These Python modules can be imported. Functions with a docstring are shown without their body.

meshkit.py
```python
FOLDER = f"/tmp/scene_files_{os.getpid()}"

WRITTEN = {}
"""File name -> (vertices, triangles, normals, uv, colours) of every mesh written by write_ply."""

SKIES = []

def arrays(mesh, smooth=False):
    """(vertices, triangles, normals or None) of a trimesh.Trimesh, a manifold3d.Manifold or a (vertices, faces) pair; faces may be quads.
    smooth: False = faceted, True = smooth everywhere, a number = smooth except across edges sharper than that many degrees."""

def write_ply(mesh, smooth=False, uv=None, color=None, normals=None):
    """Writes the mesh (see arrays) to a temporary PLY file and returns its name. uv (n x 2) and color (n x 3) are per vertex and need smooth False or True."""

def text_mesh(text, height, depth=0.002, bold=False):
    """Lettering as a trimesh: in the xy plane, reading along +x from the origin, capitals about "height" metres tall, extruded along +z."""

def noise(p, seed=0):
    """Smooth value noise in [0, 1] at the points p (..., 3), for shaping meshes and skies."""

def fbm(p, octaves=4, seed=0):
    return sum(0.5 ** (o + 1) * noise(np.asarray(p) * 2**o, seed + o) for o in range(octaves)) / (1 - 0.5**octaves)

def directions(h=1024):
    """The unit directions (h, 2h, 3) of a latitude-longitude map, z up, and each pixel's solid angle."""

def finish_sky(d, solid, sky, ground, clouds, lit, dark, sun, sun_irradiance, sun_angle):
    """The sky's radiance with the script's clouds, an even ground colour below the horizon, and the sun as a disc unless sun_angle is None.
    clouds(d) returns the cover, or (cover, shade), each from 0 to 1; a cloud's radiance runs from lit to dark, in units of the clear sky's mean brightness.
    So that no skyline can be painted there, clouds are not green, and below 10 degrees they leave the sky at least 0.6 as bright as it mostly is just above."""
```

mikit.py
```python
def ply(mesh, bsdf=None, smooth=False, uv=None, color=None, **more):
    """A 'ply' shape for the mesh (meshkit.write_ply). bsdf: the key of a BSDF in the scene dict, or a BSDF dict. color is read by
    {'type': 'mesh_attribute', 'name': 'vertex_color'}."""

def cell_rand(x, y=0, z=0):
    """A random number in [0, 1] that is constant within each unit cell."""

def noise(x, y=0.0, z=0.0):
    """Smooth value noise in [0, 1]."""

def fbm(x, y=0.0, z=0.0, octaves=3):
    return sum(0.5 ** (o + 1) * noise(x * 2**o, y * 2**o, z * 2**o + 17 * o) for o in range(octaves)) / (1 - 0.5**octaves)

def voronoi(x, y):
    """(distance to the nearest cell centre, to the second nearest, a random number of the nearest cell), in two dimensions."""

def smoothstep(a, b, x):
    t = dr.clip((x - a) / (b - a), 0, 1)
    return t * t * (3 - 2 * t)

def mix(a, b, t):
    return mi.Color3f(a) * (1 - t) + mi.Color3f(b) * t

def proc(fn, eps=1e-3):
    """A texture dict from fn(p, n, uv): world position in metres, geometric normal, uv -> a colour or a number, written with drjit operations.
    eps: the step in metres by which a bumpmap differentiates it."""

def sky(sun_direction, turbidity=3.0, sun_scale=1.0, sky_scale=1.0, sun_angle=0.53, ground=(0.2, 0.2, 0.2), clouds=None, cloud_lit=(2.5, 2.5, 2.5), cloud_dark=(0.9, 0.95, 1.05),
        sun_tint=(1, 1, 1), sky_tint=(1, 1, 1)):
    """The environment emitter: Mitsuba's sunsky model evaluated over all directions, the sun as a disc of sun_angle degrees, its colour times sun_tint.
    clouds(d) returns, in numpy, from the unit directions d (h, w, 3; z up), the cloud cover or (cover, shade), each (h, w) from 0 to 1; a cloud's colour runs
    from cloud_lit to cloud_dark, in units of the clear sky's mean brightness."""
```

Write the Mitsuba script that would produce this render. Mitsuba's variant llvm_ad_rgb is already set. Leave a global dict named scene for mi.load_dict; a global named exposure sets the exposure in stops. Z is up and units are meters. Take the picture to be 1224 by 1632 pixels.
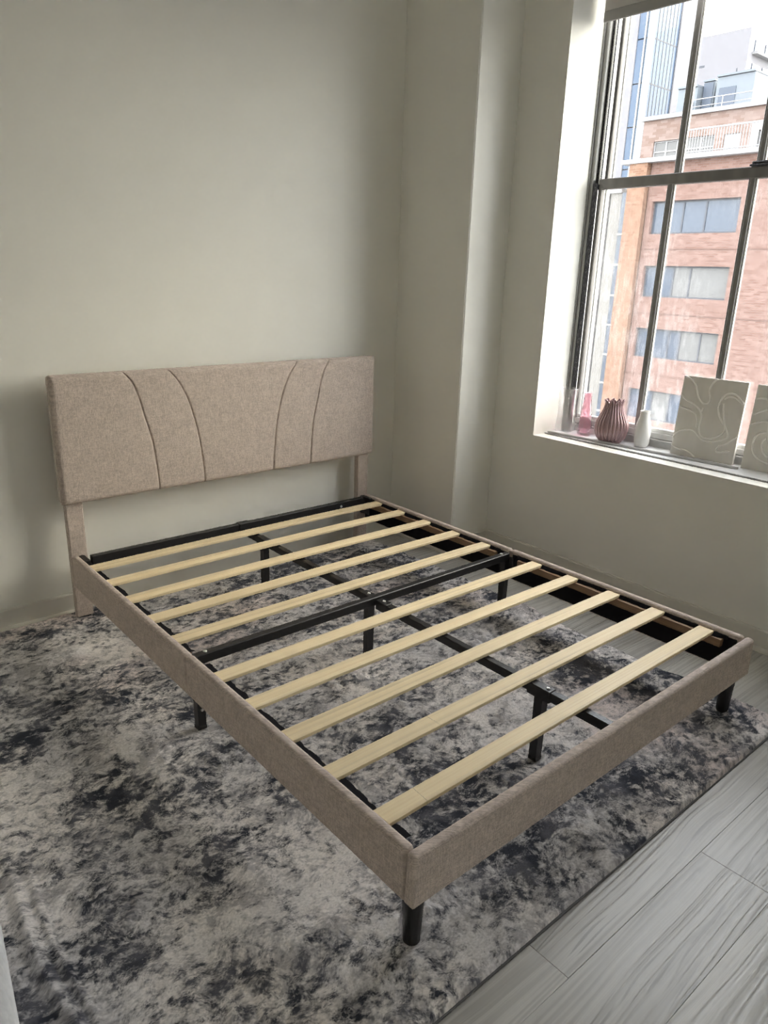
import math, random
import numpy as np
import trimesh
import manifold3d as m3
import drjit as dr
import mitsuba as mi
import mikit, meshkit
from mikit import noise, fbm, cell_rand, smoothstep, mix

random.seed(7)
T = mi.ScalarTransform4f
PI = math.pi

# ------------------------------------------------------------------ camera, sky, exposure
scene, labels = {}, {}
EYE = np.array([-0.859, -0.861, 1.4546])
FWD = np.array([0.62151671, 0.71843524, -0.31235842])
UP = np.array([0.18167601, 0.25566985, 0.94954029])
scene['camera'] = {'type': 'perspective', 'fov': 2 * math.degrees(math.atan(612 / 1164.45)), 'fov_axis': 'x', 'near_clip': 0.02, 'far_clip': 2000.0,
                   'to_world': T().look_at(origin=EYE.tolist(), target=(EYE + FWD).tolist(), up=UP.tolist())}


def sky_clouds(d):
    q = d / np.maximum(d[..., 2:3] + 0.25, 0.15)
    n = meshkit.fbm(q * 1.6 + 11.0, octaves=5, seed=3)
    cover = 0.55 + 0.42 * np.clip((n - 0.36) * 3.2, 0, 1)
    return cover, np.clip((n - 0.5) * 1.5, 0, 1)


scene['sky'] = mikit.sky((0.749, -0.398, 0.53), turbidity=5.0, sun_scale=0.0, sky_scale=1.0, sun_angle=2.0, ground=(0.30, 0.29, 0.28), sky_tint=(1.06, 1.01, 0.92),
                         clouds=sky_clouds, cloud_lit=(2.0, 2.0, 2.0), cloud_dark=(1.3, 1.32, 1.38))
exposure = 5.58

# ------------------------------------------------------------------ helpers
W, B, H = 2.128, 2.208, 3.25          # window wall, headboard wall, ceiling
XL, YF = -2.6, -6.2                   # the walls behind the camera
_count = {}


def numbered(key):
    n = _count.get(key, 0)
    _count[key] = n + 1
    return key if n == 0 else '%s_%03d' % (key, n)


def add(key, mesh, bsdf, smooth=False, label=None, category=None, group=None, kind=None, exact=False, **more):
    k = key if exact else numbered(key)
    scene[k] = mikit.ply(mesh, bsdf, smooth=smooth, **more)
    tag(k, label, category, group, kind)
    return k


def tag(k, label=None, category=None, group=None, kind=None):
    d = {a: b for a, b in (('label', label), ('category', category), ('group', group), ('kind', kind)) if b}
    if d:
        labels[k] = d


def box(x0, x1, y0, y1, z0, z1, c=0.0):
    """A box; c chamfers every edge."""
    if c <= 0:
        m = trimesh.creation.box((x1 - x0, y1 - y0, z1 - z0))
        m.apply_translation(((x0 + x1) / 2, (y0 + y1) / 2, (z0 + z1) / 2))
        return m
    c = min(c, 0.49 * min(x1 - x0, y1 - y0, z1 - z0))
    p = []
    for x, sx in ((x0, 1), (x1, -1)):
        for y, sy in ((y0, 1), (y1, -1)):
            for z, sz in ((z0, 1), (z1, -1)):
                p += [(x, y + sy * c, z + sz * c), (x + sx * c, y, z + sz * c), (x + sx * c, y + sy * c, z)]
    return trimesh.convex.convex_hull(np.array(p))


def rbox(x0, x1, y0, y1, z0, z1, r=0.01, n=16):
    """A box with round edges: the hull of eight spheres."""
    s = trimesh.creation.uv_sphere(radius=r, count=[n, n]).vertices
    p = [s + (x, y, z) for x in (x0 + r, x1 - r) for y in (y0 + r, y1 - r) for z in (z0 + r, z1 - r)]
    return trimesh.convex.convex_hull(np.vstack(p))


def cat(*ms):
    return trimesh.util.concatenate([m for m in ms])


def quads(x, y, z):
    """A grid of points (n, m) as a mesh."""
    n, m = x.shape
    i = np.arange(n * m).reshape(n, m)
    q = np.stack([i[:-1, :-1], i[1:, :-1], i[1:, 1:], i[:-1, 1:]], -1).reshape(-1, 4)
    v = np.stack([x, y, z], -1).reshape(-1, 3)
    return trimesh.Trimesh(v, np.vstack([q[:, [0, 1, 2]], q[:, [0, 2, 3]]]), process=False)


def lathe(profile, n=48, ribs=None):
    """(radius, z) points turned about z. ribs(angle, z, r) -> r."""
    pr = np.array(profile, float)
    a = np.linspace(0, 2 * PI, n + 1)[:-1]
    r, A = np.meshgrid(pr[:, 0], a, indexing='ij')
    Z = np.meshgrid(pr[:, 1], a, indexing='ij')[0]
    if ribs is not None:
        r, Z = ribs(A, Z, r, np.arange(len(pr))[:, None])
    v = np.stack([r * np.cos(A), r * np.sin(A), Z], -1).reshape(-1, 3)
    i = np.arange(len(pr) * n).reshape(len(pr), n)
    j = np.roll(i, -1, axis=1)
    q = np.stack([i[:-1], j[:-1], j[1:], i[1:]], -1).reshape(-1, 4)
    return trimesh.Trimesh(v, np.vstack([q[:, [0, 1, 2]], q[:, [0, 2, 3]]]), process=False)


def tube(path, r, n=8):
    path = np.asarray(path, float)
    t = np.gradient(path, axis=0)
    t /= np.linalg.norm(t, axis=1, keepdims=True)
    ref = np.array([0, 0, 1.0]) if abs(t[0, 2]) < 0.9 else np.array([1.0, 0, 0])
    u = np.cross(t, ref)
    u /= np.linalg.norm(u, axis=1, keepdims=True)
    w = np.cross(t, u)
    a = np.arange(n) * 2 * PI / n
    ring = path[:, None] + r * (np.cos(a)[None, :, None] * u[:, None] + np.sin(a)[None, :, None] * w[:, None])
    i = np.arange(len(path) * n).reshape(len(path), n)
    j = np.roll(i, -1, axis=1)
    q = np.stack([i[:-1], j[:-1], j[1:], i[1:]], -1).reshape(-1, 4)
    f = np.vstack([q[:, [0, 1, 2]], q[:, [0, 2, 3]]])
    caps = [[i[0, 0], i[0, k + 1], i[0, k]] for k in range(1, n - 1)] + [[i[-1, 0], i[-1, k], i[-1, k + 1]] for k in range(1, n - 1)]
    return trimesh.Trimesh(ring.reshape(-1, 3), np.vstack([f, caps]), process=False)


def spline(pts, n=60):
    from scipy.interpolate import CubicSpline
    p = np.asarray(pts, float)
    s = np.r_[0, np.cumsum(np.linalg.norm(np.diff(p, axis=0), axis=1))]
    return CubicSpline(s, p)(np.linspace(0, s[-1], n))


def rgb(*c):
    return {'type': 'rgb', 'value': list(map(float, c))}


def mat(name, base, rough=0.5, bump=None, bump_scale=0.001, **more):
    """A two-sided principled material; base is a colour or a texture."""
    b = {'type': 'principled', 'base_color': rgb(*base) if isinstance(base, tuple) else base, 'roughness': rough if isinstance(rough, dict) else float(rough), **more}
    if bump is not None:
        b = {'type': 'bumpmap', 'scale': float(bump_scale), 'arbitrary': bump, 'bsdf': b}
    scene[name] = {'type': 'twosided', 'bsdf': b}
    return name


# ------------------------------------------------------------------ materials
def wall_bump(p, n, uv):
    return noise(p.x * 420, p.y * 420, p.z * 420)


M_WALL = mat('mat_wall', (0.75, 0.745, 0.695), 0.55, bump=mikit.proc(wall_bump, 8e-4), bump_scale=0.00012, specular=0.3)
M_TRIM = mat('mat_trim', (0.66, 0.645, 0.59), 0.35, specular=0.4)
M_CEIL = mat('mat_ceiling', (0.78, 0.78, 0.76), 0.8, specular=0.2)

PW, PL = 0.19, 1.22                    # floor planks


def plank_id(p):
    row = dr.floor((p.y + 0.235) / PW)
    return row, cell_rand(row, 3.0, 5.0), dr.floor((p.x - 0.255 + PL * 4 + PL * cell_rand(row, 9.0, 1.0) * dr.select(row == 0, 0, 1)) / PL)


def floor_grain(p):
    row, r, col = plank_id(p)
    o = 40 * cell_rand(row, col, 2.0)
    warp = fbm(p.x * 0.9 + o, p.y * 4 + o, 0.0, 4)
    v = p.y * 190 + 16.0 * warp + o
    line = noise(v, p.x * 1.8 + o, o)
    fine = noise(p.y * 560 + 40 * warp, p.x * 7, o)
    return smoothstep(0.25, 0.7, line), fine, warp, cell_rand(row, col, 7.0), o


def floor_col(p, n, uv):
    line, fine, warp, tone, o = floor_grain(p)
    blot = fbm(p.x * 2.0 + o, p.y * 8 + o, 3.0, 4)
    c = mix((0.29, 0.285, 0.27), (0.49, 0.485, 0.465), 0.36 * line + 0.24 * fine + 0.9 * (blot - 0.5) + 0.22)
    c = c * (0.88 + 0.22 * tone)
    crack = smoothstep(0.72, 0.88, noise(p.x * 5 + o, p.y * 150 + 25 * warp, 2.0)) * smoothstep(0.5, 0.75, noise(p.x * 1.1, p.y * 5.0, o))
    return c * (1 - 0.32 * crack)


def floor_bump(p, n, uv):
    line, fine, warp, tone, o = floor_grain(p)
    return 0.8 * line + 0.2 * fine


M_FLOOR = mat('mat_floor', mikit.proc(floor_col), 0.30, bump=mikit.proc(floor_bump, 6e-4), bump_scale=0.0005, specular=0.45)
M_GAP = mat('mat_gap', (0.06, 0.058, 0.055), 0.9)


def weave(p):
    a = noise(p.x * 620 + p.y * 620, p.z * 620, 1.0)
    thr = noise(p.x * 75, p.y * 75, p.z * 520)
    thr2 = noise((p.x + p.y) * 520, p.z * 85, 4.0)
    return 0.4 * a + 0.3 * thr + 0.3 * thr2


def fabric_col(p, n, uv):
    w = weave(p)
    c = mix((0.37, 0.312, 0.277), (0.60, 0.518, 0.468), smoothstep(0.2, 0.8, w))
    return c * (0.95 + 0.1 * noise(p.x * 30, p.y * 30, p.z * 30))


M_FABRIC = mat('mat_fabric', mikit.proc(fabric_col), 0.9, bump=mikit.proc(lambda p, n, uv: weave(p), 6e-4), bump_scale=0.0005, sheen=0.6, specular=0.15)
M_SEAM = mat('mat_seam', (0.30, 0.25, 0.21), 0.95, specular=0.1)


def slat_col(p, n, uv):
    r = cell_rand(dr.floor((p.y + 0.02) / 0.095), 2.0, 1.0)
    g = noise(p.x * 2.5 + 9 * r, (p.y + 0.002 * noise(p.x * 6, r * 9)) * 330, p.z * 120)
    g2 = noise(p.x * 1.2 + 5 * r, p.y * 1500, p.z * 600)
    streak = smoothstep(0.55, 0.9, noise(p.x * 1.3 + 17 * r, p.y * 130, 5.0))
    c = mix((0.87, 0.745, 0.51), (0.75, 0.59, 0.36), 0.55 * g + 0.25 * g2)
    mark = dr.select((dr.abs(p.x - 0.154 - 0.06 * (p.y - 0.15)) < 0.0008) & (p.y < 0.2) | (dr.abs(p.x - 0.386 + 0.05 * (p.y - 0.34)) < 0.0008) & (p.y > 0.3) & (p.y < 0.4), 1.0, 0.0)   # the joiner's pencil marks
    return c * (1 - 0.12 * streak) * (0.94 + 0.1 * r) * (1 - 0.35 * mark)


M_SLAT = mat('mat_slat', mikit.proc(slat_col), 0.5, specular=0.35)
M_LEDGE = mat('mat_ledge', mikit.proc(lambda p, n, uv: mix((0.30, 0.19, 0.11), (0.20, 0.125, 0.07), noise(p.x * 300, p.y * 4, p.z * 300))), 0.6)
M_BLACK = mat('mat_black_steel', (0.012, 0.012, 0.013), 0.38, specular=0.5)
M_LEG = mat('mat_black_plastic', (0.010, 0.010, 0.010), 0.32, specular=0.5)
M_FELT = mat('mat_black_felt', (0.012, 0.012, 0.014), 0.95, specular=0.1)
M_BOLT = mat('mat_bolt', (0.75, 0.75, 0.75), 0.3, metallic=1.0)

# the rug's dye print: distressed charcoal and navy blotches over taupe greys. (x, y, radius, strength)
DARK = [(-0.10, 1.40, .17, 1.0), (-0.33, 1.46, .15, .9), (0.02, 1.2, .10, .6), (-0.43, 1.36, .12, .7), (-0.22, 0.86, .17, .9), (-0.30, 0.95, .10, .6), (-0.18, 0.51, .12, 1.0), (-0.31, 0.53, .08, .6),
        (-0.50, 0.45, .10, 1.0), (-0.61, 0.39, .09, .9), (-0.28, 0.18, .12, .9), (0.09, 0.55, .14, .7), (0.23, 0.15, .15, .9), (0.39, 0.16, .13, .9), (0.47, 0.01, .14, 1.0), (0.79, 0.06, .17, 1.1),
        (0.95, 0.04, .12, .9), (1.09, -0.03, .12, .8), (1.56, 0.08, .14, 1.2), (1.38, 0.45, .18, 1.1), (1.34, 0.62, .14, .9), (1.50, 0.28, .14, 1.0), (0.46, 0.80, .15, .7), (0.78, 0.90, .16, .7),
        (0.62, 0.32, .16, .8), (0.51, 0.46, .12, .7), (1.1, 2.03, .22, 1.1), (1.46, 1.77, .22, 1.0), (0.4, 1.72, .18, .8), (0.13, 2.15, .22, .7), (0.57, 1.5, .16, .9), (-0.9, 1.8, .25, .8),
        (-1.1, 0.7, .25, .8), (0.9, 1.3, .2, .7), (1.3, 1.2, .2, .8), (-0.4, 1.95, .2, .5), (0.75, 2.0, .2, .8)]
LIGHT = [(-0.27, 1.15, .14, 1.0), (-0.46, 1.08, .12, .8), (-0.14, 0.32, .14, 1.0), (-0.28, 0.40, .08, .7), (0.0, 0.26, .11, .8), (-0.44, 0.31, .09, .7), (0.14, 0.39, .10, .6), (0.86, 0.27, .10, .6),
         (0.18, -0.03, .10, .8), (0.17, 0.89, .12, .6), (-0.03, 1.70, .20, .7), (0.95, 0.62, .14, .7), (1.0, 1.0, .12, .5), (-0.6, 1.0, .15, .6)]


def blob_sum(p, items):
    s = mi.Float(0)
    for x, y, r, k in items:
        s += k * dr.exp(-(dr.square(p.x - x) + dr.square(p.y - y)) / (r * r))
    return s


def rug_col(p, n, uv):
    wx = fbm(p.x * 9, p.y * 9, 1.0, 3) - 0.5
    wy = fbm(p.x * 9 + 31, p.y * 9, 2.0, 3) - 0.5
    x, y = p.x + 0.045 * wx, p.y + 0.045 * wy
    q = mi.Point3f(x, y, p.z)
    big = blob_sum(q, DARK) - 0.9 * blob_sum(q, LIGHT)
    rough = mi.Float(0)
    for f, w in ((7, 0.55), (15, 0.55), (33, 0.60), (70, 0.55), (150, 0.50), (310, 0.40)):
        rough += w * (noise(x * f + 3 * f, y * f * 1.25, 0.37 * f) - 0.5)
    fibre = noise(p.x * 130 + 30 * wx, p.y * 420 + 90 * wy, 2.0)
    speck = fbm(p.x * 210, p.y * 260, 9.0, 2)
    d = 0.26 * big + 1.0 * rough + 0.14 * (fibre - 0.5)
    k = smoothstep(-0.20, 0.52, d + 0.02)
    tone = fbm(p.x * 3.1 + 5, p.y * 3.1, 3.0, 3)
    light = mix((0.80, 0.765, 0.745), (0.61, 0.60, 0.61), smoothstep(0.35, 0.7, tone))
    pink = smoothstep(0.56, 0.72, fbm(p.x * 2.3 + 13, p.y * 2.3 + 4, 8.0, 3))
    light = mix(light, (0.70, 0.60, 0.575), 0.6 * pink)
    dark = mix((0.036, 0.041, 0.056), (0.105, 0.108, 0.128), smoothstep(0.3, 0.7, fbm(p.x * 20, p.y * 20, 4.0, 2)))
    grey = smoothstep(-0.18, 0.40, 0.7 * (noise(x * 14 + 3, y * 18, 12.0) - 0.5) + 0.6 * (noise(x * 52, y * 64, 13.0) - 0.5) + 0.5 * (noise(x * 160, y * 200, 14.0) - 0.5))
    c = mix(light, (0.27, 0.265, 0.275), 0.65 * grey)
    c = mix(c, dark, k)
    return c * (0.74 + 0.34 * speck + 0.18 * fibre)


def rug_bump(p, n, uv):
    a = 6.0 * fbm(p.x * 3.0, p.y * 3.0, 2.0, 2)
    u = p.x * dr.cos(a) + p.y * dr.sin(a)
    v = -p.x * dr.sin(a) + p.y * dr.cos(a)
    return 0.6 * noise(u * 60, v * 420, 1.0) + 0.4 * fbm(p.x * 110, p.y * 110, 2.0, 2)


M_RUG = mat('mat_rug', mikit.proc(rug_col), 0.95, bump=mikit.proc(rug_bump, 8e-4), bump_scale=0.0022, sheen=0.4, specular=0.1)
M_RUG_EDGE = mat('mat_rug_edge', (0.10, 0.10, 0.105), 0.95)

M_FRAME = mat('mat_window_frame', mikit.proc(lambda p, n, uv: mix((0.155, 0.15, 0.145), (0.24, 0.235, 0.225), fbm(p.y * 30, p.z * 9, p.x * 30, 3))), 0.45, specular=0.5)
M_FRAME_DARK = mat('mat_window_track', mikit.proc(lambda p, n, uv: mix((0.035, 0.036, 0.042), (0.10, 0.10, 0.11), smoothstep(0.55, 0.8, noise(p.y * 160, p.z * 160, p.x * 160)))), 0.6)
M_ALU = mat('mat_aluminium', mikit.proc(lambda p, n, uv: mix((0.42, 0.42, 0.41), (0.55, 0.55, 0.54), fbm(p.y * 20, p.z * 6, p.x * 40, 3))), 0.42, metallic=0.6)
M_BEAD = mat('mat_glazing_bead', (0.62, 0.62, 0.60), 0.5)
M_LINER = mat('mat_jamb_liner', mikit.proc(lambda p, n, uv: mix((0.40, 0.40, 0.385), (0.26, 0.26, 0.25), fbm(p.y * 60, p.z * 7, p.x * 60, 4))), 0.45, metallic=0.3)
M_SILL = mat('mat_sill_metal', mikit.proc(lambda p, n, uv: mix((0.62, 0.62, 0.63), (0.72, 0.72, 0.73), fbm(p.y * 14, p.x * 40, 1.0, 3))), 0.4, specular=0.5)
M_LEDGE_METAL = mat('mat_ledge_metal', mikit.proc(lambda p, n, uv: mix((0.44, 0.44, 0.43), (0.60, 0.60, 0.59), fbm(p.y * 26, p.z * 30, 1.0, 3))), 0.45, specular=0.5)
M_BLIND = mat('mat_blind', (0.50, 0.49, 0.475), 0.8)
scene['mat_pane'] = {'type': 'thindielectric', 'int_ior': 1.5}


def grime(p, n, uv):
    s = fbm(p.y * 70, p.z * 16, 3.0, 4)
    dots = noise(p.y * 420, p.z * 420, 1.0)
    area = fbm(p.y * 3.0 + 2, p.z * 2.2 + 1, 6.0, 3)
    return 0.02 + 0.10 * smoothstep(0.35, 0.75, area) * (0.35 + 0.9 * smoothstep(0.4, 0.75, s)) * (0.5 + dots)


scene['mat_grime_pane'] = {'type': 'blendbsdf', 'weight': mikit.proc(grime), 'clear': {'type': 'thindielectric', 'int_ior': 1.5},
                           'film': {'type': 'principledthin', 'base_color': rgb(0.85, 0.86, 0.88), 'roughness': 0.9, 'diff_trans': 1.2, 'spec_trans': 0.0}}

# ------------------------------------------------------------------ the room
WT = 0.42                              # wall thickness at the window
Y0, Y1, Z0, Z1 = -0.105, 1.440, 0.680, 3.00   # window opening
add('floor', box(XL - 0.2, W + 0.2, YF - 0.2, B + 0.2, -0.12, -0.008), M_GAP, label='grey oak plank floor', kind='structure')
labels['floor']['label'] = 'grey wood plank floor under and around the rug'
rows = range(int(math.floor((YF + 0.235) / PW)), int(math.ceil((B + 0.235) / PW)))
rnd = np.random.default_rng(5)


def row_rand(row):
    """cell_rand(row, 9, 1) as in plank_id, so that planks and their grain agree."""
    m = 0xFFFFFFFF
    x, y, z = ((int(v) + 1000000) & m for v in (row, 9, 1))
    h = (x * 374761393 + y * 668265263 + z * 2147483647) & m
    h = ((h ^ (h >> 13)) * 1274126177) & m
    return ((h ^ (h >> 16)) & 0xFFFFFF) / 16777215.0


for row in rows:
    ya, yb = -0.235 + row * PW, -0.235 + (row + 1) * PW
    off = 0.255 - (0 if row == 0 else PL * row_rand(row))
    for k in range(-4, 5):
        xa, xb = max(XL, off + k * PL), min(W, off + (k + 1) * PL)
        if xb - xa > 0.02:
            add('floor__plank', box(xa + 0.0002, xb - 0.0002, max(ya, YF) + 0.0002, min(yb, B) - 0.0002, -0.009, 0.0, 0.0007), M_FLOOR)

add('wall_back', box(XL - 0.2, W + 0.4, B, B + 0.2, -0.1, H + 0.1), M_WALL, label='plain off-white wall behind the headboard', kind='structure')
add('wall_left', box(XL - 0.2, XL, YF - 0.2, B + 0.2, -0.1, H + 0.1), M_WALL, label='off-white wall on the left of the room', kind='structure')
add('wall_front', box(XL - 0.2, W + 0.4, YF - 0.2, YF, -0.1, H + 0.1), M_WALL, label='off-white wall opposite the headboard wall', kind='structure')
DY2 = -4.45                            # unseen second window, added for the light it lets into the room
ww = cat(box(W, W + WT, YF - 0.2, Y0 + DY2, -0.1, H + 0.1), box(W, W + WT, Y1 + DY2, Y0, -0.1, H + 0.1), box(W, W + WT, Y1, B + 0.2, -0.1, H + 0.1),
         *[box(W, W + WT, Y0 + d, Y1 + d, za, zb) for d in (0, DY2) for za, zb in ((-0.1, Z0), (Z1, H + 0.1))])
add('wall_right', ww, M_WALL, label='off-white wall with the deep window opening', kind='structure')
PX, PY = 1.847, 1.709
add('wall_pier', box(PX, W + 0.01, PY, B + 0.01, -0.05, H + 0.05, 0.006), M_WALL, label='boxed-out square pier in the corner beside the window wall', kind='structure')
add('ceiling', box(XL - 0.2, W + 0.4, YF - 0.2, B + 0.2, H, H + 0.2), M_CEIL, label='white ceiling', kind='structure')


def baseboard(name, a, b, nrm, label):
    """From a to b along a wall whose inner face normal is nrm: a flat board and a shoe moulding at its foot."""
    a, b, nrm = np.array(a, float), np.array(b, float), np.array(nrm, float)
    h, t = 0.092, 0.012
    prof = [(0, 0), (t, 0), (t, h - 0.006), (t - 0.004, h), (0, h)]
    shoe = [(t, 0)] + [(t + 0.014 * math.cos(q), 0.018 * math.sin(q)) for q in np.linspace(0, PI / 2, 7)]
    ms = []
    for pr in (prof, shoe):
        n = len(pr)
        v = np.array([np.r_[e + nrm * u, w] for e in (a, b) for u, w in pr])
        f = []
        for i in range(n):
            j = (i + 1) % n
            f += [[i, j, n + j], [i, n + j, n + i]]
        f += [[0, i + 1, i] for i in range(1, n - 1)] + [[n, n + i, n + i + 1] for i in range(1, n - 1)]
        m = trimesh.Trimesh(v, f, process=False)
        m.fix_normals()
        ms.append(m)
    add(name, ms[0], M_TRIM, label=label, kind='structure', exact=True)
    add(name + '__shoe_moulding', ms[1], M_TRIM, smooth=40)


baseboard('baseboard_back', (XL, B), (PX, B), (0, -1), 'painted baseboard along the headboard wall')
baseboard('baseboard_pier', (PX, B), (PX, PY - 0.012), (-1, 0), 'painted baseboard along the pier side')
baseboard('baseboard_pier_front', (PX - 0.012, PY), (W, PY), (0, -1), 'painted baseboard along the pier front')
baseboard('baseboard_right', (W, PY), (W, YF), (-1, 0), 'painted baseboard under the window')

# ------------------------------------------------------------------ the window
XF = W + 0.25                          # room side of the frame


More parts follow.
